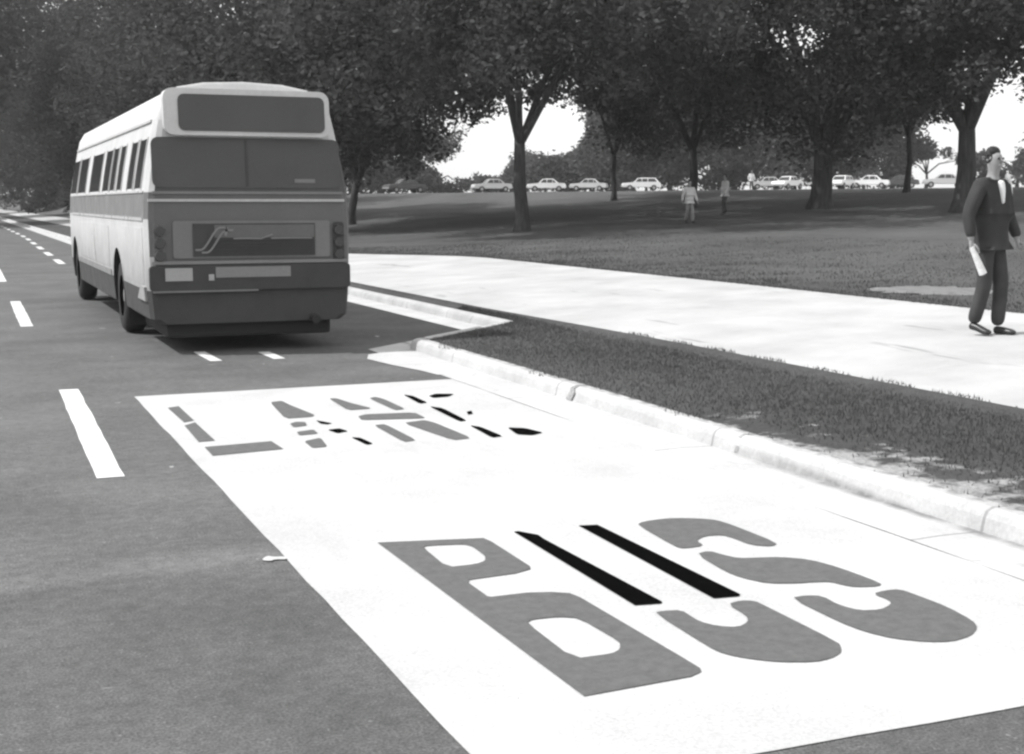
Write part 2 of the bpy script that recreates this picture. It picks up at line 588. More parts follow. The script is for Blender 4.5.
flat('white_panel', [(rough_edge([(1.40, 3.42), (4.405, 3.42), (4.405, 12.25), (1.40, 12.19)], 0.005, 0.3), 0, [])], 0.004, M['road_white'], marking)
flat('paint_splash', [(round_off([(1.285, 6.27), (1.32, 6.24), (1.345, 6.265), (1.405, 6.24), (1.403, 6.30), (1.35, 6.31), (1.33, 6.345), (1.30, 6.31)]), 0, [])], 0.007, M['road_white'], marking)

def zA(p): return (370 + p[0] * .3027, 510 + p[1] * .3027)
def zB(p): return (570 + p[0] * .42, 510 + p[1] * .42)
def zC(p): return (140 + p[0] * .2344, 380 + p[1] * .2344)
def zD(p): return (330 + p[0] * .2246, 380 + p[1] * .2246)
def G(fn, pts): return [inv(*fn(p)) for p in pts]
LM = [M['letter_grey'], M['letter_black']]
letters = []
Bo = G(zA, [(25, 112), (375, 97), (400, 108), (528, 190), (530, 200), (480, 214), (350, 232), (327, 236), (326, 246), (388, 290), (400, 292), (520, 278), (600, 276), (660, 280), (695, 294), (1024, 488), (1090, 528), (1094, 540), (1060, 556), (707, 621)])
H1 = G(zA, [(175, 128), (190, 122), (310, 117), (338, 124), (380, 155), (381, 172), (350, 183), (255, 194)])
H2 = G(zA, [(518, 378), (535, 367), (620, 358), (690, 362), (825, 440), (826, 465), (800, 480), (672, 497)])
letters.append(('letter', 'letter B', [(Bo, 0, [round_off(H1, 0.18), round_off(H2, 0.18)])]))
U1 = G(zA, [(475, 76), (490, 74), (555, 86), (575, 100), (965, 308), (962, 314), (875, 320)])
U2 = G(zB, [(20, 40), (65, 38), (405, 204), (402, 209), (342, 214)])
U3 = G(zB, [(200, 248), (220, 244), (265, 242), (290, 258), (310, 270), (350, 280), (400, 283), (425, 270), (420, 255), (375, 228), (405, 219), (440, 220), (465, 232), (640, 320), (645, 332), (645, 344), (620, 358), (580, 366), (500, 366), (440, 360), (390, 352), (355, 342), (330, 330)])
letters.append(('letter', 'letter U with black strokes', [(U1, 1, []), (U2, 1, []), (round_off(U3, 0.22), 0, [])]))
S1 = G(zB, [(160, 38), (170, 32), (190, 28), (230, 23), (270, 22), (320, 24), (350, 27), (390, 40), (495, 82), (480, 90), (430, 86), (390, 70), (360, 62), (320, 65), (300, 76), (320, 88), (270, 95), (250, 90)])
S2 = G(zB, [(300, 108), (330, 100), (365, 110), (400, 118), (440, 117), (500, 115), (570, 121), (640, 140), (742, 178), (735, 185), (680, 187), (650, 182), (620, 174), (580, 175), (540, 178), (470, 178), (410, 165), (370, 150)])
S3 = G(zB, [(525, 213), (560, 207), (600, 208), (640, 230), (690, 243), (740, 241), (765, 228), (760, 218), (720, 203), (750, 195), (785, 192), (830, 208), (900, 235), (960, 268), (970, 284), (955, 303), (910, 317), (850, 318), (770, 310), (700, 293), (640, 270)])
letters.append(('letter', 'letter S', [(round_off(p, 0.22), 0, []) for p in (S1, S2, S3)]))
Lp = [[(118, 122), (165, 115), (230, 176), (188, 184)], [(190, 198), (235, 184), (320, 262), (250, 268)], [(275, 290), (560, 265), (612, 298), (310, 327)]]
letters.append(('letter', 'letter L', [(G(zC, p), 0, []) for p in Lp]))
Ap = [([(555, 98), (605, 92), (640, 110), (745, 152), (735, 160), (620, 168)], 0), ([(640, 190), (665, 182), (705, 183), (712, 198), (655, 205)], 0), ([(668, 225), (740, 215), (760, 232), (680, 240)], 0), ([(700, 265), (770, 250), (800, 288), (735, 294)], 0),
      ([(750, 175), (820, 188), (800, 193), (770, 190)], 1), ([(800, 216), (850, 210), (888, 222), (842, 231)], 1), ([(900, 248), (940, 250), (995, 275), (968, 281)], 1)]
letters.append(('letter', 'letter A', [(round_off(G(zC, p), 0.12), k, []) for p, k in Ap]))
Np = [[(-5, 85), (30, 85), (90, 105), (190, 130), (80, 138)], [(175, 85), (200, 78), (240, 88), (335, 132), (290, 138)], [(125, 165), (160, 156), (375, 148), (425, 172), (390, 175), (140, 182)], [(325, 195), (420, 182), (470, 195), (630, 262), (550, 272)], [(195, 205), (245, 200), (385, 272), (330, 280)]]
letters.append(('letter', 'letter N', [(round_off(G(zD, p), 0.12), 0, []) for p in Np]))
Ep = [[(325, 68), (370, 74), (435, 104), (400, 109)], [(440, 120), (500, 128), (610, 184), (578, 189)], [(620, 205), (670, 212), (770, 254), (722, 261)], [(440, 74), (470, 64), (552, 65), (530, 77), (460, 83)], [(608, 145), (630, 140), (636, 154), (615, 158)], [(790, 215), (870, 218), (950, 238), (900, 250), (832, 246)]]
letters.append(('letter', 'letter E in black', [(round_off(G(zD, p), 0.12), 1, []) for p in Ep]))
for nm, lb, polys in letters:
    o = flat(nm, polys, 0.008, LM, marking)
    o['label'] = lb

def dash(x0, y0, x1, y1, w, label, group, kindname='lane_dash'):
    o = flat(kindname, [(rough_edge([(x0 - w / 2, y0), (x0 + w / 2, y0), (x1 + w / 2, y1), (x1 - w / 2, y1)], 0.006, 0.3), 0, [])], 0.004, M['dash_white'], None)
    return tag(o, label, 'lane dash', group)
g = 'long white dashes of the lane line'
dash(0.83, 8.6, 0.90, 12.9, 0.17, 'long white lane dash nearest the viewer, left of the white panel', g)
dash(0.87, 19.8, 0.92, 25.0, 0.17, 'second long white lane dash up the road, left of the bus', g)
dash(0.92, 31.4, 0.97, 37.6, 0.17, 'third long white lane dash, at the left border of the photo', g)
g = 'short white dashes at the rear of the bus'
dash(2.56, 14.65, 2.54, 15.65, 0.13, 'short white dash under the left half of the bus rear', g)
dash(3.24, 14.6, 3.22, 15.35, 0.13, 'short white dash under the middle of the bus rear', g)
g = 'small dashes of the bus lane line ahead of the bus'
for i, y in enumerate((40, 46.5, 53, 59.5, 66, 72.5, 79, 85.5, 92, 98.5, 105)):
    nm = ['first', 'second', 'third', 'fourth', 'fifth', 'sixth', 'seventh', 'eighth', 'ninth', 'tenth', 'eleventh'][i]
    x = 2.8 + min(0.45, (y - 42) * 0.016)
    dash(x, y, x + 0.04, y + 3.2, 0.2, nm + ' small white dash ahead of the bus, counting from the bus front', g)

# ------------------------------------------------------------------ the bus
XC, Y0, YF = 3.14, 15.5, 26.2
SECT = [(1.06, 0.34), (1.14, 0.40), (1.165, 0.72), (1.175, 1.10), (1.18, 1.52), (1.165, 1.82), (1.12, 2.10), (1.06, 2.42), (1.02, 2.62), (0.985, 2.78), (0.90, 2.92), (0.74, 3.00), (0.45, 3.055), (0.0, 3.075)]
def half_w(z):
    for (a, z0), (b, z1) in zip(SECT, SECT[1:]):
        if z <= z1: return a + (b - a) * (z - z0) / (z1 - z0)
    return 0
def y_rear(z): return Y0 + 0.10 * max(0.0, z - 1.8)
def y_front(z): return YF - 0.02 * max(0, z) - 0.22 * max(0.0, z - 1.4) - (0.15 if z < 0.6 else 0)
bus = empty('city_bus', (XC, 20.8, 0))
tag(bus, 'white and grey single deck city bus seen from behind, turning out of its bay', 'bus')
bus['label'] = 'white and grey single deck city bus seen from behind on the road'
def bus_part(o, parent=None):
    o.parent = parent or bus
    o.matrix_parent_inverse = Matrix.Translation(bus.location).inverted() if parent is None else Matrix.Identity(4)
    return o
bm = bmesh.new()
rings = []
stations = [('r', 0.0, 0.10), ('r', 0.025, 0.04), ('r', 0.10, 0.0), ('m', 0.25, 0), ('m', 0.5, 0), ('m', 0.75, 0), ('f', 0.25, 0.0), ('f', 0.07, 0.06), ('f', 0.0, 0.16)]
for kind, d, ins in stations:
    rg = []
    pts = [(-a, z) for a, z in SECT[:-1]] + [(0, SECT[-1][1])] + [(a, z) for a, z in reversed(SECT[:-1])]
    for a, z in pts:
        zz = z - (ins * 0.55 if z > 2.7 else 0)
        s = max(0.0, abs(a) - ins) * (1 if a > 0 else -1)
        if kind == 'r': y = y_rear(z) + d + (0.10 if z > 2.9 else 0) * (1 if d < 0.1 else 0.3)
        elif kind == 'f': y = y_front(z) - d
        else: y = y_rear(z) + (y_front(z) - y_rear(z)) * d
        rg.append(bm.verts.new((XC + s, y, zz)))
    rings.append(rg)
n = len(rings[0])
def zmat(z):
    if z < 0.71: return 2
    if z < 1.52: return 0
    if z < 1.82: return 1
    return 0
for i in range(len(rings) - 1):
    for j in range(n):
        q = [rings[i][j], rings[i][(j + 1) % n], rings[i + 1][(j + 1) % n], rings[i + 1][j]]
        fc = bm.faces.new(q)
        zc = sum(v.co.z for v in q) / 4
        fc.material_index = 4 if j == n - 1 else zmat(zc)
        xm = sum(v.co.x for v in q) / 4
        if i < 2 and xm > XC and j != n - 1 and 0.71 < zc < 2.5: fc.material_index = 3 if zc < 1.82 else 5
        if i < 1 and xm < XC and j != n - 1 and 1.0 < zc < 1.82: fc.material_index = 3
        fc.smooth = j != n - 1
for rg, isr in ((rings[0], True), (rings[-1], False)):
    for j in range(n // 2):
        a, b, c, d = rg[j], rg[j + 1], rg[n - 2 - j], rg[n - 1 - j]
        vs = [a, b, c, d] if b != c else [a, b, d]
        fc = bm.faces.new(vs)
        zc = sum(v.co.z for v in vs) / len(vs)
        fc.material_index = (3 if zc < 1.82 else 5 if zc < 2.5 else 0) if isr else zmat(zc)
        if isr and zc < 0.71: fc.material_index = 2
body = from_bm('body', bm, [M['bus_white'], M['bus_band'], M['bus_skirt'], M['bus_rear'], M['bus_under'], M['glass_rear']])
# wheel arches cut out of the body
WH = [(18.45, 0.50), (25.1, 0.50)]
for yw, r in WH:
    bm = bmesh.new()
    cyl(bm, (XC - 1.6, yw, r), (XC - 0.78, yw, r), 0.62, 0.62, 40)
    cyl(bm, (XC + 0.78, yw, r), (XC + 1.6, yw, r), 0.62, 0.62, 40)
    cut = from_bm('cutter', bm, M['bus_under'])
    md = body.modifiers.new('arch', 'BOOLEAN')
    md.object = cut
    md.operation = 'DIFFERENCE'
    md.solver = 'EXACT'
    bpy.context.view_layer.update()
    dg = bpy.context.evaluated_depsgraph_get()
    me = bpy.data.meshes.new_from_object(body.evaluated_get(dg))
    body.modifiers.clear()
    body.data = me
    bpy.data.objects.remove(cut)
for p_ in body.data.polygons: p_.use_smooth = p_.center.z > 2.55
bus_part(body)

def side_x(z, s): return XC + s * half_w(z)
def side_plate(name, y0, y1, z0, z1, s, off, m, parent=None, thick=0.02, skew0=0, skew1=0, nz=4):
    v, f = [], []
    for k in range(nz + 1):
        z = z0 + (z1 - z0) * k / nz
        x = side_x(z, s) + s * off
        t = k / nz
        for yy in (y0 + skew0 * t, y1 + skew1 * t):
            v += [(x, yy, z), (x - s * thick, yy, z)]
    for k in range(nz):
        a = k * 4
        b = a + 4
        f += [(a, a + 2, b + 2, b), (a + 1, b + 1, b + 3, a + 3), (a, b, b + 1, a + 1), (a + 2, a + 3, b + 3, b + 2)]
    e = nz * 4
    f += [(0, 1, 3, 2), (e, e + 2, e + 3, e + 1)]
    o = pydata(name, v, f, m)
    bm = bmesh.new(); bm.from_mesh(o.data)
    bmesh.ops.recalc_face_normals(bm, faces=bm.faces); bm.to_mesh(o.data); bm.free()
    return bus_part(o, parent)
wins = [(15.88, 16.45), (16.66, 17.22), (17.84, 18.36), (18.62, 19.2), (19.36, 20.16), (20.58, 22.14), (22.84, 24.25), (24.5, 25.7)]
for s in (-1, 1):
    for i, (a, b) in enumerate(wins):
        w = side_plate('side_window', a, b, 1.87, 2.42, s, 0.006, M['glass'], None, 0.03, 0, -0.1 if i == len(wins) - 1 else 0)
        for (p, q) in ((a - 0.03, a), (b, b + 0.03)):
            if i < len(wins) - 1 or p < a:
                side_plate('window_frame', p, q, 1.85, 2.44, s, 0.012, M['trim'], w, 0.03)
    side_plate('trim_strip', 15.65, 25.3, 1.50, 1.535, s, 0.012, M['trim'], None, 0.02, nz=1)
    side_plate('trim_strip', 15.65, 25.0, 1.815, 1.84, s, 0.012, M['trim'], None, 0.02, nz=1)
    side_plate('rub_rail', 19.2, 24.3, 0.72, 0.80, s, 0.012, M['light_grey'], None, 0.02, nz=1)
    if s < 0:
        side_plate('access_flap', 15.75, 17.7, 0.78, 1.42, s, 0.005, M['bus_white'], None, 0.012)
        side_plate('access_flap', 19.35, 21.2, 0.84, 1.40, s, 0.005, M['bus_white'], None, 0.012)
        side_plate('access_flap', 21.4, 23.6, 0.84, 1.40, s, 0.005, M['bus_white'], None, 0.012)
    # gutter rail above windows
    side_plate('drip_rail', 15.8, 25.5, 2.60, 2.63, s, 0.02, M['trim'], None, 0.025, nz=1)

def rear_plate(name, x0, x1, z0, z1, off, m, parent=None, thick=0.03, rnd=0.0, nz=3):
    """plate on the rear face, following its slight lean; rnd rounds the corners"""
    ring = []
    if rnd > 0:
        for cx_, cz_, a0 in ((x1 - rnd, z1 - rnd, 0), (x0 + rnd, z1 - rnd, 90), (x0 + rnd, z0 + rnd, 180), (x1 - rnd, z0 + rnd, 270)):
            for k in range(5):
                a = rad(a0 + 22.5 * k)
                ring.append((cx_ + rnd * math.cos(a), cz_ + rnd * math.sin(a)))
    else:
        ring = [(x1, z1), (x0, z1), (x0, z0), (x1, z0)]
    v = [(x, y_rear(z) - off, z) for x, z in ring] + [(x, y_rear(z) - off + thick, z) for x, z in ring]
    k = len(ring)
    f = [tuple(range(k)), tuple(reversed(range(k, 2 * k)))] + [(i, i + k, (i + 1) % k + k, (i + 1) % k) for i in range(k)]
    o = pydata(name, v, f, m)
    bm = bmesh.new(); bm.from_mesh(o.data)
    bmesh.ops.recalc_face_normals(bm, faces=bm.faces); bm.to_mesh(o.data); bm.free()
    return bus_part(o, parent)
# raised rear dome with its dark sign window inside a white surround
dome = rear_plate('rear_dome', 2.20, 4.08, 2.45, 2.97, 0.10, M['bus_white'], None, 0.22, 0.11)
rear_plate('sign_glass', 2.36, 4.02, 2.50, 2.905, 0.112, M['glass_rear'], dome, 0.03, 0.07)
rw = rear_plate('rear_window', 2.06, 4.20, 1.87, 2.43, 0.012, M['glass_rear'], None, 0.03, 0.08)
rear_plate('window_seal', 3.10, 3.13, 1.89, 2.41, 0.02, M['bus_skirt'], rw, 0.02)
rear_plate('sticker', 3.66, 3.90, 1.93, 1.975, 0.018, M['hatch_grey'], rw, 0.012)
rear_plate('trim_strip', 2.05, 4.22, 1.80, 1.83, 0.018, M['hatch_grey'], None, 0.03)
rear_plate('trim_strip', 2.00, 4.24, 1.715, 1.745, 0.022, M['trim'], None, 0.03)
hatch = rear_plate('engine_hatch', 2.26, 4.06, 1.08, 1.50, 0.02, M['hatch_grey'], None, 0.03, 0.03)
gr = rear_plate('grille', 2.48, 3.88, 1.10, 1.47, 0.032, M['grille'], hatch, 0.02)
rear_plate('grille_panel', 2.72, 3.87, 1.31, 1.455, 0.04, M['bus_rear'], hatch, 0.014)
bm = bmesh.new()
for k in range(5):
    z = 1.13 + k * 0.036
    box(bm, 2.66, 3.86, y_rear(z) - 0.045, y_rear(z) - 0.034, z, z + 0.012)
bus_part(from_bm('louvre', bm, M['bus_skirt']), hatch)
# wavy double stripe emblem that runs on into a line to the right
bm = bmesh.new()
def stripe(pts, w):
    L = []
    for i, (x, z) in enumerate(pts):
        a = Vector(pts[max(0, i - 1)]); b = Vector(pts[min(len(pts) - 1, i + 1)])
        d = (b - a).normalized()
        nx, nz = -d.y, d.x
        L.append((bm.verts.new((x + nx * w / 2, y_rear(z) - 0.05, z + nz * w / 2)), bm.verts.new((x - nx * w / 2, y_rear(z) - 0.05, z - nz * w / 2))))
    for p, q in zip(L, L[1:]): bm.faces.new((p[0], p[1], q[1], q[0]))
def wave(dx, dz):
    out = []
    for i in range(25):
        t = i / 24
        out.append((2.50 + dx + 0.36 * t, 1.155 + dz + 0.25 * smoothstep((t - 0.15) / 0.65)))
    return out
stripe(wave(0, 0.02), 0.022)
stripe(wave(0.07, -0.01), 0.022)
stripe([(2.93, 1.30), (3.1, 1.302), (3.25, 1.298), (3.32, 1.325), (3.38, 1.345)], 0.016)
stripe([(3.36, 1.30), (3.6, 1.302), (3.84, 1.30)], 0.014)
stripe([(2.84, 1.33), (2.86, 1.43)], 0.03)
bus_part(from_bm('emblem', bm, M['light_grey']), hatch)
for s, xl in ((-1, 2.115), (1, 4.165)):
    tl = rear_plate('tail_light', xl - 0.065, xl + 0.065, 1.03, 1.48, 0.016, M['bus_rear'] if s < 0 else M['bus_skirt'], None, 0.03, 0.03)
    for k in range(3):
        bm = bmesh.new()
        zc = 1.39 - k * 0.14
        cyl(bm, (xl, y_rear(zc) - 0.012, zc), (xl, y_rear(zc) - 0.05, zc), 0.063, 0.055, 20)
        bus_part(from_bm('lens', bm, M['lamp'], smooth=False), tl)
bp = rear_plate('bumper', 1.99, 4.29, 0.72, 1.00, 0.05, M['bus_skirt'], None, 0.08, 0.04)
rear_plate('bumper_strip', 2.02, 4.26, 1.015, 1.05, 0.03, M['light_grey'], None, 0.03)
rear_plate('number_plate', 2.16, 2.46, 0.83, 0.975, 0.062, M['plate'], bp, 0.012)
rear_plate('bumper_panel', 2.72, 3.58, 0.86, 0.98, 0.058, M['light_grey'], bp, 0.012)
rear_plate('reverse_lamp', 2.64, 2.70, 0.83, 0.90, 0.062, M['plate'], bp, 0.012)
rear_plate('bumper_strip', 2.02, 3.2, 0.70, 0.72, 0.055, M['hatch_grey'], None, 0.03)
# bright corner flare low on the left side
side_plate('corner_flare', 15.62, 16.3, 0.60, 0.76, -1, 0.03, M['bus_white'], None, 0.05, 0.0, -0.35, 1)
# exhaust and low undertray
bm = bmesh.new(); cyl(bm, (3.85, 15.35, 0.36), (3.85, 16.2, 0.38), 0.05, 0.05, 14)
bus_part(from_bm('exhaust_pipe', bm, M['bus_under']))
bm = bmesh.new(); box(bm, XC - 0.95, XC + 0.95, 15.62, 17.6, 0.17, 0.42, 0.04); box(bm, XC - 0.5, XC + 0.5, 17.6, 25.5, 0.26, 0.44, 0.03)
bus_part(from_bm('undertray', bm, M['bus_under']))
for x0, x1, yy in ((1.98, 2.5, 17.65), (3.78, 4.3, 17.65)):
    bm = bmesh.new(); box(bm, x0 + .02, x1 - .02, yy, yy + 0.012, 0.16, 0.55)
    bus_part(from_bm('mudflap', bm, M['rubber']))
def wheel(x, y, s, r=0.49, w=0.28):
    bm = bmesh.new()
    prof = [(0.27, -w / 2), (r - 0.06, -w / 2), (r - 0.015, -w / 2 + 0.04), (r, -w / 2 + 0.09), (r, w / 2 - 0.09), (r - 0.015, w / 2 - 0.04), (r - 0.06, w / 2), (0.27, w / 2)]
    N = 36
    vs = [[bm.verts.new((x + o, y + rr * math.cos(2 * math.pi * k / N), r + rr * math.sin(2 * math.pi * k / N))) for rr, o in prof] for k in range(N)]
    for k in range(N):
        for j in range(len(prof) - 1):
            bm.faces.new((vs[k][j], vs[k][j + 1], vs[(k + 1) % N][j + 1], vs[(k + 1) % N][j]))
    wo = bus_part(from_bm('wheel', bm, M['rubber'], smooth=True))
    bm = bmesh.new()
    cyl(bm, (x - 0.06, y, r), (x + 0.06, y, r), 0.285, 0.285, 28)
    cyl(bm, (x + s * 0.06, y, r), (x + s * 0.11, y, r), 0.11, 0.09, 20)
    for k in range(8):
        a = 2 * math.pi * k / 8
        cyl(bm, (x + s * 0.06, y + 0.19 * math.cos(a), r + 0.19 * math.sin(a)), (x + s * 0.085, y + 0.19 * math.cos(a), r + 0.19 * math.sin(a)), 0.022, 0.022, 8)
    bus_part(from_bm('rim', bm, M['steel']), wo)
for yw, r in WH:
    wheel(XC - 0.99, yw, -1); wheel(XC + 0.99, yw, 1)
# windscreen and mirror at the front
v = []
for z in (1.45, 2.1, 2.75):
    hw = half_w(z) - 0.22
    v += [(XC - hw, y_front(z) + 0.012, z), (XC + hw, y_front(z) + 0.012, z)]
bus_part(pydata('windscreen', v, [(0, 1, 3, 2), (2, 3, 5, 4)], M['glass']))

# ------------------------------------------------------------------ trees
WINDOWS = [  # open views between the crowns (centre px, centre py, half width, half height)
    (489, 152, 23, 24), (552, 132, 34, 22), (516, 118, 9, 20), (458, 169, 22, 9), (395, 158, 9, 6), (425, 160, 7, 6),
    (765, 35, 6, 6), (812, 42, 11, 14), (782, 68, 3, 4), (838, 18, 3, 4),
    (930, 130, 11, 14), (955, 128, 4, 8), (935, 172, 26, 12), (1004, 125, 24, 34), (985, 105, 9, 12), (1015, 80, 8, 16), (990, 140, 12, 12)]
_F = Vector((math.sin(YAW) * math.cos(PITCH), math.cos(YAW) * math.cos(PITCH), -math.sin(PITCH)))
_R = Vector((math.cos(YAW), -math.sin(YAW), 0))
_U = _R.cross(_F)
def seen_at(x, y, z):
    v = Vector((x, y, z - EYE))
    d = max(0.1, v.dot(_F))
    return CX + FPX * v.dot(_R) / d, CY - FPX * v.dot(_U) / d, d
def in_window(x, y, z, r):
    px, py, d = seen_at(x, y, z)
    rp = r * FPX / d
    for wx, wy, a, b in WINDOWS:
        q = 0.35 if a < 13 else 0.8
        if ((px - wx) / (a + rp * q)) ** 2 + ((py - wy) / (b + rp * q)) ** 2 < 1: return True
    return False

def leaf_mesh(name, centres, radii, per, size, seed):
    r = np.random.default_rng(seed)
    n = len(centres)
    idx = np.repeat(np.arange(n), per)
    N = len(idx)
    d = r.normal(size=(N, 3)); d /= np.linalg.norm(d, axis=1)[:, None]
    rr = np.cbrt(r.uniform(0.02, 1, N))[:, None] * radii[idx][:, None] * r.uniform(0.75, 1.2, N)[:, None]
    p = centres[idx] + d * rr * np.array([1, 1, 0.8])
    a = r.normal(size=(N, 3)); a[:, 2] *= 0.6; a /= np.linalg.norm(a, axis=1)[:, None]
    b = np.cross(a, r.normal(size=(N, 3))); b /= np.linalg.norm(b, axis=1)[:, None]
    L = (size * r.uniform(0.6, 1.35, N))[:, None]
    W = L * r.uniform(0.4, 0.65, N)[:, None]
    nrm = np.cross(a, b)
    q = np.stack([p - a * L * .5, p + b * W * .5 + nrm * W * .15, p + a * L * .5, p - b * W * .5 + nrm * W * .15], 1).reshape(-1, 3)
    me = bpy.data.meshes.new(name)
    me.vertices.add(N * 4); me.loops.add(N * 4); me.polygons.add(N)
    me.vertices.foreach_set('co', q.astype(np.float32).ravel())
    me.loops.foreach_set('vertex_index', np.arange(N * 4, dtype=np.int32))
    me.polygons.foreach_set('loop_start', np.arange(0, N * 4, 4, dtype=np.int32))
    me.polygons.foreach_set('loop_total', np.full(N, 4, dtype=np.int32))
    me.update(calc_edges=True)
    return me

def tube(bm, pts, rads, n=9):
    rings = []
    u = None
    for i, p in enumerate(pts):
        p = Vector(p)
        d = (Vector(pts[min(i + 1, len(pts) - 1)]) - Vector(pts[max(i - 1, 0)])).normalized()
        if u is None: u = Vector((1, 0, 0)) if abs(d.x) < 0.8 else Vector((0, 1, 0))
        u = (u - d * u.dot(d)).normalized()
        w = d.cross(u)
        rings.append([bm.verts.new(p + (u * math.cos(2 * math.pi * k / n) + w * math.sin(2 * math.pi * k / n)) * rads[i]) for k in range(n)])
    for a, b in zip(rings, rings[1:]):
        for k in range(n): bm.faces.new((a[k], a[(k + 1) % n], b[(k + 1) % n], b[k]))
    bm.faces.new(rings[-1])

def tree(name, px, D, R, base, top, tr, label, group, xy=None, nclump=90, per=200, leaf=0.235, clump=(0.9, 1.6), seed=1, fork=None, lean=0.0, m='leaf', offset=(0, 0), full=False):
    r = random.Random(seed)
    x, y = xy if xy else place(px, D)
    z0 = level(x, y) if x > 5 else 0.1
    root = empty(name, (x, y, z0))
    tag(root, label, 'tree', group)
    h = top
    cc = Vector((offset[0], offset[1], (base + h) / 2))
    hz = (h - base) / 2
    cs, rs = [], []
    tries = 0
    while len(cs) < nclump and tries < nclump * 12:
        tries += 1
        v = Vector((r.gauss(0, 1), r.gauss(0, 1), r.gauss(0, 1))).normalized() * (r.random() ** 0.4)
        if full and v.z < 0.15:                       # crowns of hedgerow trees reach the ground at full width
            hl = max(0.2, math.hypot(v.x, v.y)); v = Vector((v.x / hl * r.random() ** 0.4, v.y / hl * r.random() ** 0.4, max(-1.0, min(0.15, v.z * 1.3))))
        lump = 0.82 + 0.22 * math.sin(3 * math.atan2(v.y, v.x) + seed) + 0.12 * r.random()
        zz = v.z
        p = cc + Vector((v.x * R * lump, v.y * R * lump, zz * hz))
        k = r.uniform(*clump)
        if p.z - k * 0.6 < base - 0.8: continue
        if in_window(x + p.x, y + p.y, z0 + p.z, k * 0.85): continue
        cs.append(p); rs.append(k)
    bm = bmesh.new()
    fz = fork if fork else max(base * 1.05, 2.2)
    fz = min(fz, h * 0.6)
    tip = Vector((lean * fz, 0, fz))
    mid = Vector((lean * fz * 0.3 + r.uniform(-.1, .1), r.uniform(-.1, .1), fz * 0.5))
    tube(bm, [(0, 0, -0.25), (0, 0, 0.12), (0.02, 0, 0.5), mid, tip], [tr * 1.7, tr * 1.35, tr * 1.05, tr * 0.92, tr * 0.8], 12)
    limbs = 5 if R > 4 else 3
    order = sorted(range(len(cs)), key=lambda i: -rs[i])
    for i in range(limbs):
        a = 2 * math.pi * (i + r.random() * 0.5) / limbs + 0.5
        e = Vector((math.cos(a) * R * 0.55, math.sin(a) * R * 0.55, h * r.uniform(0.55, 0.8)))
        e += Vector((offset[0], offset[1], 0)) * 0.8
        if cs: e = min(cs, key=lambda c: (c - e).length)
        k1 = tip.lerp(e, 0.35) + Vector((0, 0, r.uniform(0.2, 0.6)))
        k2 = tip.lerp(e, 0.7) + Vector((r.uniform(-.3, .3), r.uniform(-.3, .3), r.uniform(-0.1, 0.6)))
        tube(bm, [tip - Vector((0, 0, 0.25)), k1, k2, e], [tr * 0.6, tr * 0.45, tr * 0.28, tr * 0.1], 8)
        for q in range(3):
            s0 = k1.lerp(e, 0.25 + q * 0.25)
            c = min(r.sample(cs, min(14, len(cs))), key=lambda c: (c - s0).length) if cs else s0 + Vector((0, 0, 1))
            md = s0.lerp(c, 0.5) + Vector((r.uniform(-.25, .25), r.uniform(-.25, .25), 0.15))
            tube(bm, [s0, md, c], [tr * 0.2, tr * 0.13, tr * 0.05], 6)
    t = from_bm('trunk', bm, M['bark'], root, True)
    me = leaf_mesh('crown', np.array([tuple(c) for c in cs]), np.array(rs), per, leaf, seed)
    link('crown', me, M[m], root)
    return root

PARK = 'shade trees on the park lawn'
tree('shade_tree', 522, 49, 9.0, 2.8, 15.5, 0.24, 'shade tree with forked trunk standing between the two sky openings right of the bus', PARK, nclump=230, seed=11, fork=3.3, lean=-0.03)
tree('shade_tree', 818, 57, 9.0, 2.4, 16.0, 0.42, 'shade tree with the thickest trunk, in the middle of the right half of the lawn', PARK, nclump=340, seed=12, lean=0.02)
tree('shade_tree', 960, 52, 7.5, 2.9, 15.0, 0.36, 'shade tree whose trunk stands just left of the man in the dark suit', PARK, nclump=210, seed=13)
tree('shade_tree', 903, 66, 5.5, 2.6, 14.0, 0.14, 'slender tree between the thickest trunk and the trunk beside the man', PARK, nclump=130, seed=14)
tree('shade_tree', 613, 72, 6.2, 2.4, 13.5, 0.13, 'slender tree on the lawn right of the forked trunk', PARK, nclump=150, seed=15)
tree('shade_tree', 690, 62, 7.5, 2.6, 16.0, 0.2, 'tree standing behind the pale figure on the lawn', PARK, nclump=210, seed=16)
tree('shade_tree', 352, 64, 7.5, 2.0, 15.5, 0.2, 'tree on the lawn at the right edge of the bus, leaning towards the forked trunk', PARK, nclump=230, seed=17, offset=(3.6, -1.8), lean=0.15)
ROW = 'trees in a row beside the footpath'
for i, (x, y, R, top, lb) in enumerate([
        (14.2, 56, 7.5, 15.5, 'path side tree nearest the viewer, crown right above the bus rear'),
        (13.6, 72, 7.5, 15.5, 'second path side tree, hidden low down by the bus'),
        (13.8, 92, 8.0, 17.5, 'third path side tree, crown over the bus roof'),
        (13.0, 118, 8.5, 19.5, 'fourth path side tree, just left of the bus front'),
        (12.6, 150, 9.0, 24.0, 'farthest path side tree, low dark crown left of the bus')]):
    tree('path_tree', 0, 0, R, 2.2 if i < 3 else 1.3, top, 0.3, lb, ROW, xy=(x, y), nclump=200, per=190, leaf=0.26 + 0.03 * i, clump=(1.1, 1.9), seed=30 + i, m='leaf_dark')
ROAD = 'trees overhanging the far end of the road'
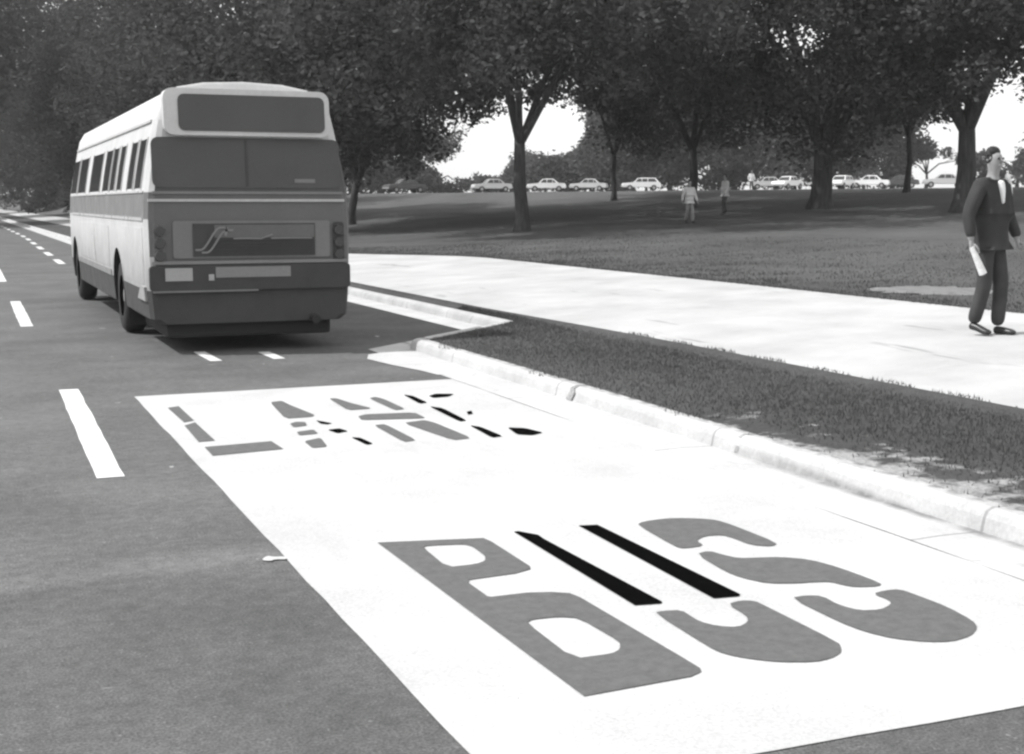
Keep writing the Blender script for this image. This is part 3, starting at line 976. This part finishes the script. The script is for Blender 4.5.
for i, (x, y, R, top, lb) in enumerate([
        (-7.5, 115, 13.0, 26, 'tree left of the road whose crown reaches over the far lanes'),
        (-7.0, 160, 13.5, 32, 'tall dark tree farther along the left side of the road'),
        (5.0, 215, 15.0, 40, 'tall dark tree closing the view at the end of the road'),
        (12.0, 265, 13.0, 26, 'tree behind the one that closes the end of the road')]):
    tree('road_tree', 0, 0, R, 3.2 if i < 2 else 1.0, top, 0.4, lb, ROAD, xy=(x, y), nclump=380, per=120, leaf=0.55, clump=(1.6, 2.6), seed=40 + i, m='leaf_dark', full=i >= 2)
BELT = 'trees beyond the far road'
belt = [(352, 128, 7.0, 11, 'behind the right edge of the bus'), (398, 140, 5.0, 6.0, 'behind the dark car'), (440, 150, 5.0, 4.6, 'low under the left sky opening'),
        (500, 160, 5.0, 3.9, 'low behind the forked trunk'),
        (575, 132, 5.0, 8.0, 'under the right sky opening'), (622, 128, 6.0, 10.5, 'behind the slender trunk'), (668, 130, 6.5, 13, 'behind the pale figure'),
        (712, 134, 7.0, 15, 'behind the second figure'), (752, 128, 6.5, 14, 'above the person in white'), (792, 132, 7.0, 15, 'left of the thickest trunk'),
        (838, 130, 7.0, 15, 'right of the thickest trunk'), (880, 136, 6.0, 13, 'left of the second slender trunk'), (922, 150, 5.0, 4.8, 'low beneath the right hand sky gap'),
        (1012, 138, 5.5, 6.8, 'low behind the man'), (1062, 132, 6.0, 9, 'at the right border of the photo'),
        (545, 190, 6.0, 9.0, 'farthest off behind the forked trunk'),
        (372, 150, 7.5, 14, 'left of the dark car'), (415, 175, 7.5, 10, 'farthest off, right of the dark car'), (600, 165, 8.0, 14, 'farthest off, left of the slender trunk'), (645, 175, 8.0, 16, 'farthest off, right of the slender trunk'),
        (732, 170, 8.5, 18, 'farthest off, left of the person in white'), (772, 172, 8.5, 18, 'farthest off, right of the person in white'), (860, 170, 8.5, 17, 'farthest off, right of the thickest trunk')]
bush = [(13.5, 101, 3.6, 4.2, 'nearest the bus front'), (14.0, 128, 4.5, 5.5, 'second from the bus'), (13.5, 165, 5.5, 7.5, 'third from the bus'), (12.5, 205, 6.5, 9.0, 'farthest up the road')]
for i, (x, y, R, top, lb) in enumerate(bush):
    tree('roadside_bush', 0, 0, R, 0.5, top, 0.12, 'dark bush beside the footpath left of the bus, ' + lb, 'bushes beside the footpath', xy=(x, y), nclump=70, per=90, leaf=0.5, clump=(0.9, 1.5), seed=90 + i, m='leaf_dark', full=True)
for i, (px, D, R, top, lb) in enumerate(belt):
    tree('belt_tree', px, D * 1.33, R * 1.25, 0.5, top * 1.18, 0.2, 'dark bushy tree beyond the far road, ' + lb, BELT, nclump=110 if top > 7 else 50, per=90, leaf=0.62, clump=(1.5, 2.4) if top > 7 else (1.0, 1.5), seed=60 + i, m='leaf_dark', full=True)

# ------------------------------------------------------------------ grass
def grass(name, pts, hmin, hmax, w, seed):
    r = np.random.default_rng(seed)
    P = np.array(pts)
    N = len(P)
    a = r.uniform(0, 2 * np.pi, N)
    d = np.stack([np.cos(a), np.sin(a), np.zeros(N)], 1)
    ln = r.normal(size=(N, 3)) * 0.35; ln[:, 2] = 1; ln /= np.linalg.norm(ln, axis=1)[:, None]
    h = r.uniform(hmin, hmax, N)[:, None]
    q = np.stack([P - d * w / 2, P + d * w / 2, P + ln * h], 1).reshape(-1, 3)
    me = bpy.data.meshes.new(name)
    me.vertices.add(N * 3); me.loops.add(N * 3); me.polygons.add(N)
    me.vertices.foreach_set('co', q.astype(np.float32).ravel())
    me.loops.foreach_set('vertex_index', np.arange(N * 3, dtype=np.int32))
    me.polygons.foreach_set('loop_start', np.arange(0, N * 3, 3, dtype=np.int32))
    me.polygons.foreach_set('loop_total', np.full(N, 3, dtype=np.int32))
    me.update(calc_edges=True)
    return me
gr_ = random.Random(8)
pts = []
for i in range(70000):
    y = gr_.uniform(3.5, 19)
    k, p = kerb_x(y) + 0.01, path_near(y)
    x = gr_.uniform(k - (0.10 if y < 14.3 else 0) * max(0.0, math.sin(y * 5.1) + math.sin(y * 2.3 + 1)), p + (0.04 * (1 + math.sin(y * 7)) if y < 14.3 else 0.0))
    if y > 15.4 and gr_.random() < 0.3: continue
    edge = (x - k)
    wear = max(0, 1 - edge / 1.0) * (1.0 if y < 8.5 else 0.5)
    if gr_.random() < min(0.97, wear * 1.15): continue
    pts.append((x, y, level(x, y) - 0.005 if x > k else 0.125))
o = link('verge_grass', grass('verge_grass', pts, 0.015, 0.045, 0.010, 1), M['blade'])
tag(o, 'short dark grass on the verge between kerb and footpath', 'grass', kind='stuff')
pts = []
for i in range(60000):
    y = gr_.uniform(9, 40)
    x = path_far(y) - 0.03 + 12 * gr_.random() ** 2.2
    pts.append((x, y, level(x, y) - 0.01))
o = link('lawn_grass', grass('lawn_grass', pts, 0.02, 0.06, 0.018, 2), M['blade'])
tag(o, 'short dark grass along the park side of the footpath', 'grass', kind='stuff')

# ------------------------------------------------------------------ people
def skin_mesh(verts, edges, levels=2, root=0):
    me = bpy.data.meshes.new('tmp')
    me.from_pydata([tuple(v[:3]) for v in verts], edges, [])
    o = bpy.data.objects.new('tmp', me)
    C.objects.link(o)
    md = o.modifiers.new('skin', 'SKIN')
    md.use_smooth_shade = True
    for i, v in enumerate(verts):
        sv = me.skin_vertices[0].data[i]
        sv.radius = (v[3], v[4] if len(v) > 4 else v[3])
        sv.use_root = i == root
    ss = o.modifiers.new('sub', 'SUBSURF')
    ss.levels = ss.render_levels = levels
    bpy.context.view_layer.update()
    dg = bpy.context.evaluated_depsgraph_get()
    out = bpy.data.meshes.new_from_object(o.evaluated_get(dg))
    bpy.data.objects.remove(o)
    return out

def merge(meshes):
    bm = bmesh.new()
    for m in meshes: bm.from_mesh(m)
    me = bpy.data.meshes.new('merged')
    bm.to_mesh(me); bm.free()
    for p in me.polygons: p.use_smooth = True
    return me

def hand_mesh(wrist, d, side, up, curl=0.5, s=1.0):
    """palm and five separate curled fingers; d along the hand, side towards the thumb, up = back of the hand"""
    w = Vector(wrist); d = Vector(d).normalized(); side = Vector(side).normalized(); up = d.cross(side).normalized()
    V = [(*(w - d * 0.03 * s), 0.026 * s, 0.022 * s), (*w, 0.028 * s, 0.02 * s), (*(w + d * 0.045 * s), 0.040 * s, 0.018 * s), (*(w + d * 0.085 * s), 0.040 * s, 0.015 * s)]
    out = [skin_mesh(V, [(0, 1), (1, 2), (2, 3)], 1)]
    for k, (off, ln) in enumerate(((0.030, 0.078), (0.010, 0.088), (-0.010, 0.082), (-0.029, 0.064))):
        b = w + d * 0.07 * s + side * off * s
        ch = [b]
        ang = 0.15
        for seg in (0.45, 0.32, 0.26):
            ang += curl * 0.8
            ch.append(ch[-1] + (d * math.cos(ang) - up * math.sin(ang)) * ln * seg * s * 1.1)
        out.append(skin_mesh([(*c, (0.0100 - 0.0009 * i) * s) for i, c in enumerate(ch)], [(0, 1), (1, 2), (2, 3)], 1))
    b = w + d * 0.02 * s + side * 0.02 * s
    ch = [b, b + (side * 0.03 + d * 0.022) * s, b + (side * 0.038 + d * 0.055 - up * 0.012) * s, b + (side * 0.03 + d * 0.08 - up * 0.025) * s]
    out.append(skin_mesh([(*c, (0.0125 - 0.0012 * i) * s) for i, c in enumerate(ch)], [(0, 1), (1, 2), (2, 3)], 1))
    return out

def person(loc, fwd, H, label, jacket, trousers, hair, stride=0.16, arm_l=0.12, arm_r=-0.12, group=None, detail=True, turn=0.0, coat=True, spread=0.0):
    """local frame: forward -Y, the figure's own left hand at +X"""
    rz = math.atan2(fwd[0], -fwd[1])
    root = empty('person', loc, rz)
    tag(root, label, 'person', group)
    s = H / 1.80
    S = lambda *a: tuple(q * s for q in a)
    hip_l, hip_r = (0.09, 0.0, 0.93), (-0.09, 0.0, 0.93)
    # legs: left foot forward, right foot back with the heel up
    kn_l, an_l = (0.095, -stride * 0.75 - 0.03, 0.51), (0.095, -stride * 1.1, 0.085)
    kn_r, an_r = (-0.095, stride * 0.15 - 0.03, 0.50), (-0.095, stride * 1.15, 0.115)
    sh_l, sh_r = (0.185, 0.01, 1.45), (-0.185, 0.01, 1.45)
    el_l, wr_l = (0.265 + spread, 0.04 - arm_l * 0.5, 1.16), (0.275 + spread, -0.03 - arm_l * 1.2, 0.91)
    el_r, wr_r = (-0.265 - spread, 0.04 - arm_r * 0.5, 1.16), (-0.275 - spread, -0.03 - arm_r * 1.2, 0.91)
    ct, st = math.sin(turn), math.cos(turn)
    hd = lambda x, y, z: (x * st + y * ct, -x * ct + y * st, z)
    V = [(0, 0, 0.97, 0.13, 0.10), (0, 0.01, 1.16, 0.12, 0.09), (0, 0.01, 1.36, 0.15, 0.10), (0, 0.01, 1.48, 0.08, 0.07), (0, 0.0, 1.555, 0.052),
         (*hd(0, -0.012, 1.615), 0.062, 0.070), (*hd(0, -0.008, 1.70), 0.074, 0.088), (*hd(0, 0.006, 1.765), 0.058, 0.068),
         (*sh_l, 0.062), (*el_l, 0.044), (*wr_l, 0.030), (*sh_r, 0.062), (*el_r, 0.044), (*wr_r, 0.030),
         (*hip_l, 0.075), (*kn_l, 0.050), (*an_l, 0.042), (*hip_r, 0.075), (*kn_r, 0.050), (*an_r, 0.042)]
    E = [(0, 1), (1, 2), (2, 3), (3, 4), (4, 5), (5, 6), (6, 7), (2, 8), (8, 9), (9, 10), (2, 11), (11, 12), (12, 13), (0, 14), (14, 15), (15, 16), (0, 17), (17, 18), (18, 19)]
    V = [tuple(q * s for q in v) for v in V]
    ms = [skin_mesh(V, E, 2)]
    if detail:
        # nose, chin, lips and ears
        for pts in ([(*hd(0, -0.085, 1.70), 0.010), (*hd(0, -0.104, 1.675), 0.014), (*hd(0, -0.088, 1.662), 0.012)],
                    [(*hd(-0.02, -0.078, 1.636), 0.009), (*hd(0, -0.086, 1.636), 0.010), (*hd(0.02, -0.078, 1.636), 0.009)],
                    [(*hd(0.078, 0.01, 1.70), 0.010, 0.016), (*hd(0.084, 0.012, 1.675), 0.008, 0.012)],
                    [(*hd(-0.078, 0.01, 1.70), 0.010, 0.016), (*hd(-0.084, 0.012, 1.675), 0.008, 0.012)]):
            ms.append(skin_mesh([tuple(q * s for q in p) for p in pts], [(i, i + 1) for i in range(len(pts) - 1)], 1))
    for wr, el, sx in ((wr_l, el_l, 1), (wr_r, el_r, -1)):
        d = Vector(wr) - Vector(el)
        ms += hand_mesh(S(*wr), d, (0, -1, 0) if True else None, None, 0.75, s)
    link('body', merge(ms), M['skin'], root)
    if detail:
        for sx in (-1, 1):
            bm = bmesh.new()
            c = hd(sx * 0.031, -0.083, 1.703)
            bmesh.ops.create_uvsphere(bm, u_segments=8, v_segments=6, radius=0.012 * s, matrix=Matrix.Translation(S(*c)))
            from_bm('eye', bm, M['eye'], root, True)
    # hair: cap over the back and crown of the head
    hv = [(*hd(0, 0.045, 1.635), 0.060, 0.045), (*hd(0, 0.040, 1.715), 0.088, 0.074), (*hd(0, 0.012, 1.775), 0.076, 0.080), (*hd(0, -0.042, 1.785), 0.070, 0.040), (*hd(0.068, -0.005, 1.715), 0.026, 0.034), (*hd(-0.068, -0.005, 1.715), 0.026, 0.034)]
    link('hair', skin_mesh([tuple(q * s for q in v) for v in hv], [(0, 1), (1, 2), (2, 3), (1, 4), (1, 5)], 2), hair, root)
    # trousers
    tv = [(0, 0.0, 1.02, 0.155, 0.115), (0, 0.0, 0.93, 0.165, 0.125), (*hip_l[:2], 0.86, 0.100), (*kn_l, 0.076), (an_l[0], an_l[1] + 0.015, 0.075, 0.070), (*hip_r[:2], 0.86, 0.100), (*kn_r, 0.076), (an_r[0], an_r[1] + 0.015, 0.10, 0.070)]
    link('trousers', skin_mesh([tuple(q * s for q in v) for v in tv], [(0, 1), (1, 2), (2, 3), (3, 4), (1, 5), (5, 6), (6, 7)], 2), trousers, root)
    # jacket with sleeves, hanging to the hips
    hem = 0.86 if coat else 0.98
    jv = [(0, 0.0, hem, 0.190, 0.135), (0, 0.0, 1.00, 0.195, 0.145), (0, 0.01, 1.16, 0.182, 0.130), (0, 0.01, 1.36, 0.205, 0.135), (0, 0.01, 1.475, 0.11, 0.085),
          (sh_l[0] + 0.005, sh_l[1], sh_l[2], 0.085), (*el_l, 0.066), (wr_l[0], wr_l[1], wr_l[2] + 0.03, 0.050),
          (sh_r[0] - 0.005, sh_r[1], sh_r[2], 0.085), (*el_r, 0.066), (wr_r[0], wr_r[1], wr_r[2] + 0.03, 0.050)]
    link('jacket' if coat else 'shirt', skin_mesh([tuple(q * s for q in v) for v in jv], [(0, 1), (1, 2), (2, 3), (3, 4), (3, 5), (5, 6), (6, 7), (3, 8), (8, 9), (9, 10)], 2, 1), jacket, root)
    for an, up, heel in ((an_l, 0.0, 0.0), (an_r, 0.03, 0.045)):
        sv = [(an[0], an[1] + 0.05, 0.045 + heel, 0.042, 0.042), (an[0], an[1] - 0.04, 0.045 + heel * 0.6, 0.046, 0.040), (an[0], an[1] - 0.13, 0.036, 0.050, 0.034), (an[0], an[1] - 0.19, 0.030, 0.040, 0.026)]
        link('shoe', skin_mesh([tuple(q * s for q in v) for v in sv], [(0, 1), (1, 2), (2, 3)], 2), M['shoe'], root)
    return root, s, wr_l, wr_r, hd

mx, my = inv(986, 336, 0.335)
mz = level(mx, my) + 0.012
fw = (-_F * 0.8 + _R * 0.62)
man, s, wl, wr, hd = person((mx, my, mz), (fw.x, fw.y), 1.90, 'man in a dark suit walking on the footpath with a rolled paper in hand', M['suit'], M['trouser'], M['hair'], stride=0.065, arm_l=0.05, arm_r=-0.02, turn=0.1, spread=0.05)
# shirt collar and lapel opening
cv = [(0.0, -0.005, 1.50, 0.070, 0.062), (0.0, -0.008, 1.535, 0.064, 0.060)]
link('shirt_collar', skin_mesh([tuple(q * s for q in v) for v in cv], [(0, 1)], 2), M['shirt'], man)
# pale strip over the left shoulder, lying outside the sleeve
stv = [(0.09, -0.085, 1.535, 0.022, 0.035), (0.165, -0.06, 1.525, 0.02, 0.035), (0.262, -0.03, 1.44, 0.016, 0.03), (0.315, -0.01, 1.32, 0.012, 0.028), (0.335, 0.0, 1.22, 0.01, 0.022)]
link('shoulder_strip', skin_mesh([tuple(q * s for q in v) for v in stv], [(0, 1), (1, 2), (2, 3), (3, 4)], 2), M['shirt'], man)
pv = [(x * s, y * s, z * s) for x, y, z in [(-0.045, -0.128, 1.46), (0.045, -0.128, 1.46), (0.02, -0.155, 1.28), (-0.0, -0.162, 1.18), (-0.02, -0.155, 1.28)]]
link('shirt_front', skin_mesh([(0.01 * s, -0.072 * s, 1.50 * s, 0.058 * s, 0.03 * s), (0.01 * s, -0.098 * s, 1.40 * s, 0.034 * s, 0.034 * s), (0.01 * s, -0.104 * s, 1.27 * s, 0.006 * s, 0.03 * s)], [(0, 1), (1, 2)], 2), M['shirt'], man)
# rolled paper carried in the right hand: a thing of its own
bpy.context.view_layer.update()
mw = man.matrix_world
hp = mw @ Vector((wr[0] * s, wr[1] * s - 0.03, (wr[2] - 0.09) * s))
pd = (Vector((0, 0, -1)) * 0.9 + _R * 0.42).normalized()
bm = bmesh.new()
cyl(bm, hp - pd * 0.05, hp + pd * 0.25, 0.026, 0.040, 14)
cyl(bm, hp + pd * 0.251, hp + pd * 0.256, 0.024, 0.024, 14)
o = from_bm('rolled_newspaper', bm, M['paper'], None, False)
tag(o, 'rolled white newspaper held by the man in the dark suit', 'newspaper')

def park_person(px, D, H, face, label, top, legs, **k):
    x, y = place(px, D)
    d = _R * face[0] - _F * face[1]
    return person((x, y, level(x, y) + 0.01), (d.x, d.y), H, label, top, legs, M['hair'], group=None, detail=False, coat=False, **k)
park_person(688, 50, 1.55, (0.3, 0.8), 'person in pale clothes walking on the lawn, nearest of those under the trees', M['pale_cloth'], M['light_grey'], stride=0.12)
park_person(723, 55, 1.6, (-0.8, 0.3), 'person in a pale top and dark trousers on the lawn, right of the pale figure', M['pale_cloth'], M['trouser'], stride=0.1)
park_person(749, 128, 1.75, (0.2, 0.9), 'person in a white top standing far off by the parked cars', M['shirt'], M['trouser'], stride=0.04)

# ------------------------------------------------------------------ parked cars on the far road
def car_proto(paintm, wagon=False):
    root = empty('parked_car')
    bm = bmesh.new()
    prof = [(-2.15, 0.38), (-2.18, 0.62), (-2.1, 0.82), (-1.2, 0.90), (-0.75, 0.93), (1.25 if not wagon else 1.9, 0.95), (2.05, 0.90), (2.15, 0.65), (2.12, 0.38)]
    def loft(prof, wid):
        for sgn in (0, 1):
            pass
        L = [bm.verts.new((x, -w, z)) for (x, z), w in zip(prof, wid)]
        Rr = [bm.verts.new((x, w, z)) for (x, z), w in zip(prof, wid)]
        bm.faces.new(L); bm.faces.new(list(reversed(Rr)))
        for i in range(len(prof)):
            j = (i + 1) % len(prof)
            bm.faces.new((L[i], Rr[i], Rr[j], L[j]))
    loft(prof, [0.80, 0.85, 0.80, 0.80, 0.80, 0.80, 0.78, 0.84, 0.80])
    tail = 1.95 if wagon else 1.35
    roof = [(-0.95, 0.90), (-0.42, 1.38), (0.0, 1.43), (0.75 if not wagon else 1.55, 1.41), (tail, 0.90)]
    loft(roof, [0.76, 0.62, 0.60, 0.60, 0.75])
    bmesh.ops.bevel(bm, geom=list(bm.edges), offset=0.03, segments=2, affect='EDGES')
    b = from_bm('body', bm, paintm, root, False)
    rx = 0.70 if not wagon else 1.5
    for sg in (-1, 1):
        bm = bmesh.new()
        for x0, x1, t0, t1 in ((-0.72, -0.02, -0.40, -0.02), (0.05, 0.62, 0.05, 0.62)) + (((0.70, 1.7, 0.70, 1.45),) if wagon else ((0.68, 1.05, 0.68, 0.72),)):
            q = [(x0, sg * 0.765, 0.97), (x1, sg * 0.765, 0.97), (t1, sg * 0.642, 1.33), (t0, sg * 0.642, 1.33)]
            bm.faces.new([bm.verts.new(p) for p in q])
        from_bm('side_window', bm, M['glass'], root)
    bm = bmesh.new(); bm.faces.new([bm.verts.new(p) for p in [(-0.93, -0.66, 0.95), (-0.93, 0.66, 0.95), (-0.50, 0.55, 1.34), (-0.50, -0.55, 1.34)]])
    from_bm('windscreen', bm, M['glass'], root)
    bm = bmesh.new(); bm.faces.new([bm.verts.new(p) for p in [(tail + 0.0, -0.64, 0.97), (tail + 0.0, 0.64, 0.97), (rx + 0.16, 0.53, 1.34), (rx + 0.16, -0.53, 1.34)]])
    from_bm('rear_window', bm, M['glass'], root)
    for x in (-2.2, 2.18):
        bm = bmesh.new(); box(bm, x - 0.05, x + 0.05, -0.82, 0.82, 0.42, 0.53, 0.02)
        from_bm('bumper', bm, M['steel'], root)
    for x in (-1.35, 1.35):
        for sg in (-1, 1):
            bm = bmesh.new(); cyl(bm, (x, sg * 0.66, 0.31), (x, sg * 0.87, 0.31), 0.31, 0.31, 20)
            w = from_bm('wheel', bm, M['rubber'], root)
            bm = bmesh.new(); cyl(bm, (x, sg * 0.86, 0.31), (x, sg * 0.89, 0.31), 0.17, 0.15, 14)
            from_bm('rim', bm, M['steel'], w)
    return root
cw, cg, cd = paint('white_car_paint', 0.75, 0.35, 0.1), paint('pale_grey_car_paint', 0.5, 0.35, 0.1), paint('dark_car_paint', 0.06, 0.3, 0.1)
protos = {}
def car(kind, px, D, rot, label):
    paintm, wag = {'w': (cw, False), 'W': (cw, True), 'g': (cg, False), 'd': (cd, False)}[kind]
    x, y = place(px, D * 1.37)
    if kind not in protos:
        c = protos[kind] = car_proto(paintm, wag)
    else:
        src = protos[kind]
        c = src.copy(); C.objects.link(c)
        for ch in src.children:
            k = ch.copy(); C.objects.link(k); k.parent = c
            for gch in ch.children:
                q = gch.copy(); C.objects.link(q); q.parent = k
    c.location = (x, y, level(x, y) + 0.05)
    c.rotation_euler = (0, 0, -heading(px) + rad(rot))
    tag(c, label, 'car', 'cars parked along the far edge of the park')
car('d', 406, 104, 25, 'dark car nearest the bus, right of its rear window')
car('g', 492, 110, 15, 'pale grey car seen under the left sky opening')
car('w', 546, 112, 4, 'white car just right of the forked trunk')
car('g', 588, 116, -8, 'pale grey car left of the slender trunk right of the fork')
car('W', 640, 113, 5, 'white estate car right of that slender trunk')
car('w', 785, 113, 60, 'white car left of the thickest trunk')
car('g', 765, 118, 12, 'pale grey car between the person in white and the thickest trunk')
car('W', 838, 112, 70, 'white estate car immediately right of the thickest trunk')
car('w', 866, 114, -5, 'white car between the thickest trunk and the slender trunk to its right')
car('g', 940, 108, 3, 'pale grey car just left of the trunk beside the man')
car('d', 895, 116, 4, 'dark car behind the slender trunk on the right')

# ------------------------------------------------------------------ thin volume added to lift the darks: haze that greys the far trees
hm = bpy.data.materials.new('added_haze')
hm.use_nodes = True
t = hm.node_tree
t.nodes.clear()
ho = t.nodes.new('ShaderNodeOutputMaterial')
hv = t.nodes.new('ShaderNodeVolumePrincipled')
hv.inputs['Color'].default_value = (0.95, 0.95, 0.95, 1)
hv.inputs['Density'].default_value = 0.0004
t.links.new(hv.outputs[0], ho.inputs['Volume'])
bm = bmesh.new()
box(bm, -2600, 2600, -1600, 3600, -1.1, 60)
tag(from_bm('added_haze', bm, hm), kind='stuff')
